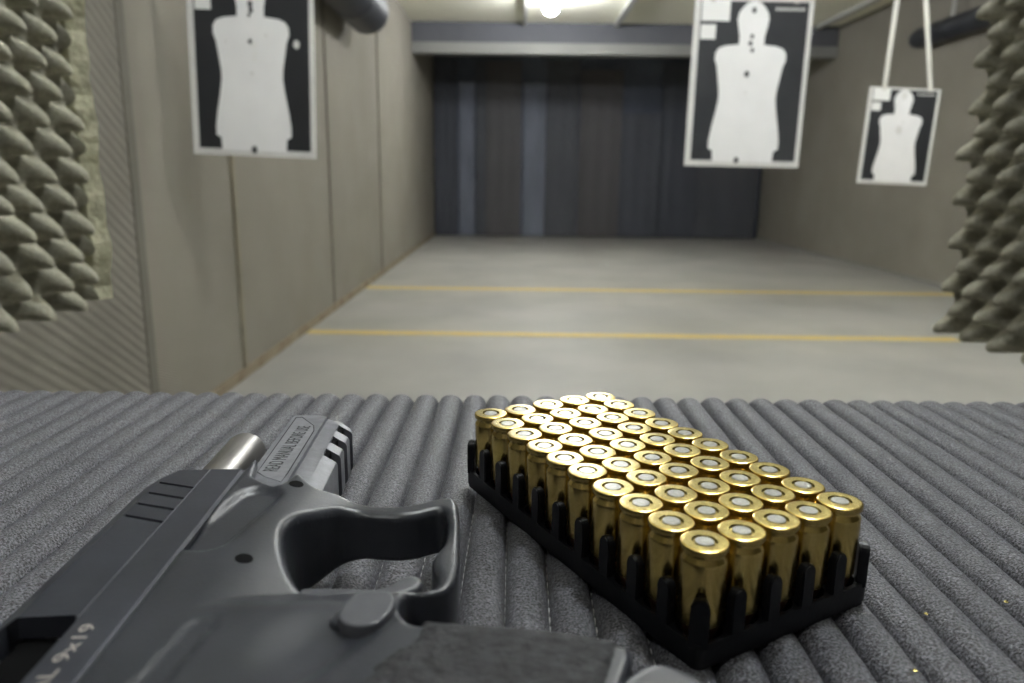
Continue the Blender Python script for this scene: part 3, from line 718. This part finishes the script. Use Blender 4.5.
fr = solid('frame', outer_f, [hole_f], lambda P: ZM+Hf(P), lambda P: ZM-Hf(P), M['poly'], gun, grid=.9, r_out=1.5, r_in=2.3, rings=(.15, .4, .75, 1.2, 1.8, 2.4), off=OFF)
set_sharp(fr.data, 70)
for q in ((296.5, 488.5), (244, 558.5)):
    zz = zf-.3 if q[0] < 260 else -83.1
    c = px([q], zz)[0]
    hh = float(Hf(np.array([c]))[0])
    if q[0] > 260: 
        dd = float(seg_dist(np.array([c]), outer_f)[0]); 
    ring = [np.array([c[0]+1.9*k*math.cos(a*PI/12), c[1]+1.9*k*math.sin(a*PI/12)]) for k in (1.0, .5) for a in range(24)]+[c]
    R_ = np.array(ring); do_ = np.clip(1-seg_dist(R_, outer_f)/1.5, 0, 1); hz = ZM+Hf(R_)-1.5*(1-np.sqrt(1-do_**2))+.09
    bm = bmesh.new(); vs = [bm.verts.new((p[0]*MM-OFF[0], p[1]*MM-OFF[1], z*MM-OFF[2])) for p, z in zip(R_, hz)]
    lowv = [bm.verts.new((p[0]*MM-OFF[0], p[1]*MM-OFF[1], (z-1.5)*MM-OFF[2])) for p, z in zip(R_[:24], hz[:24])]
    for k in range(24):
        k2 = (k+1) % 24
        bm.faces.new((vs[k], vs[k2], vs[24+k2], vs[24+k])); bm.faces.new((vs[24+k], vs[24+k2], vs[48])); bm.faces.new((vs[k2], vs[k], lowv[k], lowv[k2]))
    bm.faces.new(lowv[::-1])
    o = bobj('frame_pin', bm, M['polyD'], fr); o['label'] = 'round dark pin hole'
# trigger
tp = spline(px([(300, 588), (320, 586.5), (352, 587), (374, 587.5), (388, 584), (402, 576.5), (411, 574), (419, 576), (423, 580), (419, 586), (406, 592), (390, 596), (360, 604), (320, 606), (298, 600)], -88.3), .8)
solid('trigger', tp, [], const(-88.3), const(-100.7), M['trig'], gun, grid=1.2, r_out=1.2, off=OFF)
# magazine release
mp = spline(px([(337.5, 615), (345, 601), (357, 592), (374, 590), (389, 591), (395.5, 597.5), (392, 609), (379, 621.5), (364, 625.5), (346, 623.5)], -80.2), .8)
solid('magazine_release', mp, [], const(-80.2), const(-88), M['trig'], gun, grid=1.2, r_out=.6, off=OFF)['label'] = 'flat oval grey paddle'
mp2 = spline(px([(329, 621), (336, 612), (345, 606), (360, 605), (372, 625), (385, 634), (364, 630), (345, 627.5)], -81.6), .8)
solid('release_tail', mp2, [], const(-81.6), const(-86), M['poly'], gun, grid=1.2, r_out=.7, off=OFF)
# textured grip wrap
gp = np.concatenate([px([(350, 683), (362, 670), (376, 658.5), (392, 648), (406, 641)], -82.0), px([(420, 636.5), (440, 637), (480, 639.5), (520, 642.5), (560, 646.5), (600, 652.5), (619, 658), (626, 672)], -85.6), np.array([(13.5, 92), (8.5, 61), (-22, 62), (-42, 70), (-44, 95)])])
gH = lambda P: 14.3+.18*np.array([noise.noise(Vector((float(a)*1.1, float(b)*1.1, 0))) for a, b in P])
solid('grip_wrap', spline(gp, 1.0), [], lambda P: ZM+gH(P), lambda P: ZM-13.4+0*P[:, 0], M['grip'], gun, grid=.8, r_out=5.2, rings=(.15, .5, 1, 1.6, 2.4, 3.2, 4.2, 5.2), off=OFF)['label'] = 'fuzzy stippled black grip'
# magazine floor plate below the grip
mz = -82
mgp = np.concatenate([px([(612, 684), (628, 668), (643, 660.5), (660, 657.5), (676, 661), (694, 668), (710, 678)], mz), np.array([(37, 100), (30, 60), (10, 60), (16, 95)])])
solid('magazine', spline(mgp, 1.0), [], const(mz), const(-107.3), M['poly'], gun, grid=1.4, r_out=3.0, rings=(.2, .6, 1.2, 2, 3), off=OFF)['label'] = 'smooth grey magazine floor plate'
# pale engraved characters on the slide flat
ps = px([(24, 712), (98, 624)], zf)
text('CAL 9x19', 'slide_marking', ps[0], ps[1], 2.7, ZM+13.02, M['engrW'])['label'] = 'pale worn engraved marking'
for o in list(gun.children)+list(fr.children): pass

# specks of brass on the mat
for i, (x, y, lab) in enumerate(((926, 616, 'tiny brass flake on the mat right of the tray'), (915, 673, 'tiny brass flake on the mat at the bottom right'), (1006, 604, 'tiny brass flake on the mat at the right edge'))):
    p = at_z(x, y, -.1085); bm = bmesh.new(); bmesh.ops.create_icosphere(bm, subdivisions=1, radius=.0007)
    for v in bm.verts: v.co.z *= .35; v.co.x *= 1+.4*math.sin(v.index*3)
    o = bobj('brass_flake', bm, M['brass_head']); o.location = (p.x, p.y, 1.0002); tag(o, lab, 'flake', 'brass flakes on the mat')

# ------------------------------------------------------------------ world and view
w = bpy.data.worlds.new('world'); sc.world = w; w.use_nodes = True
w.node_tree.nodes['Background'].inputs['Color'].default_value = (.5, .52, .55, 1); w.node_tree.nodes['Background'].inputs['Strength'].default_value = .05
sc.view_settings.view_transform = 'Standard'; sc.view_settings.look = 'None'; sc.view_settings.gamma = 1; sc.view_settings.exposure = 2.65
sc.view_settings.use_curve_mapping = False
sc.cycles.use_denoising = True
sc.cycles.max_bounces = 8
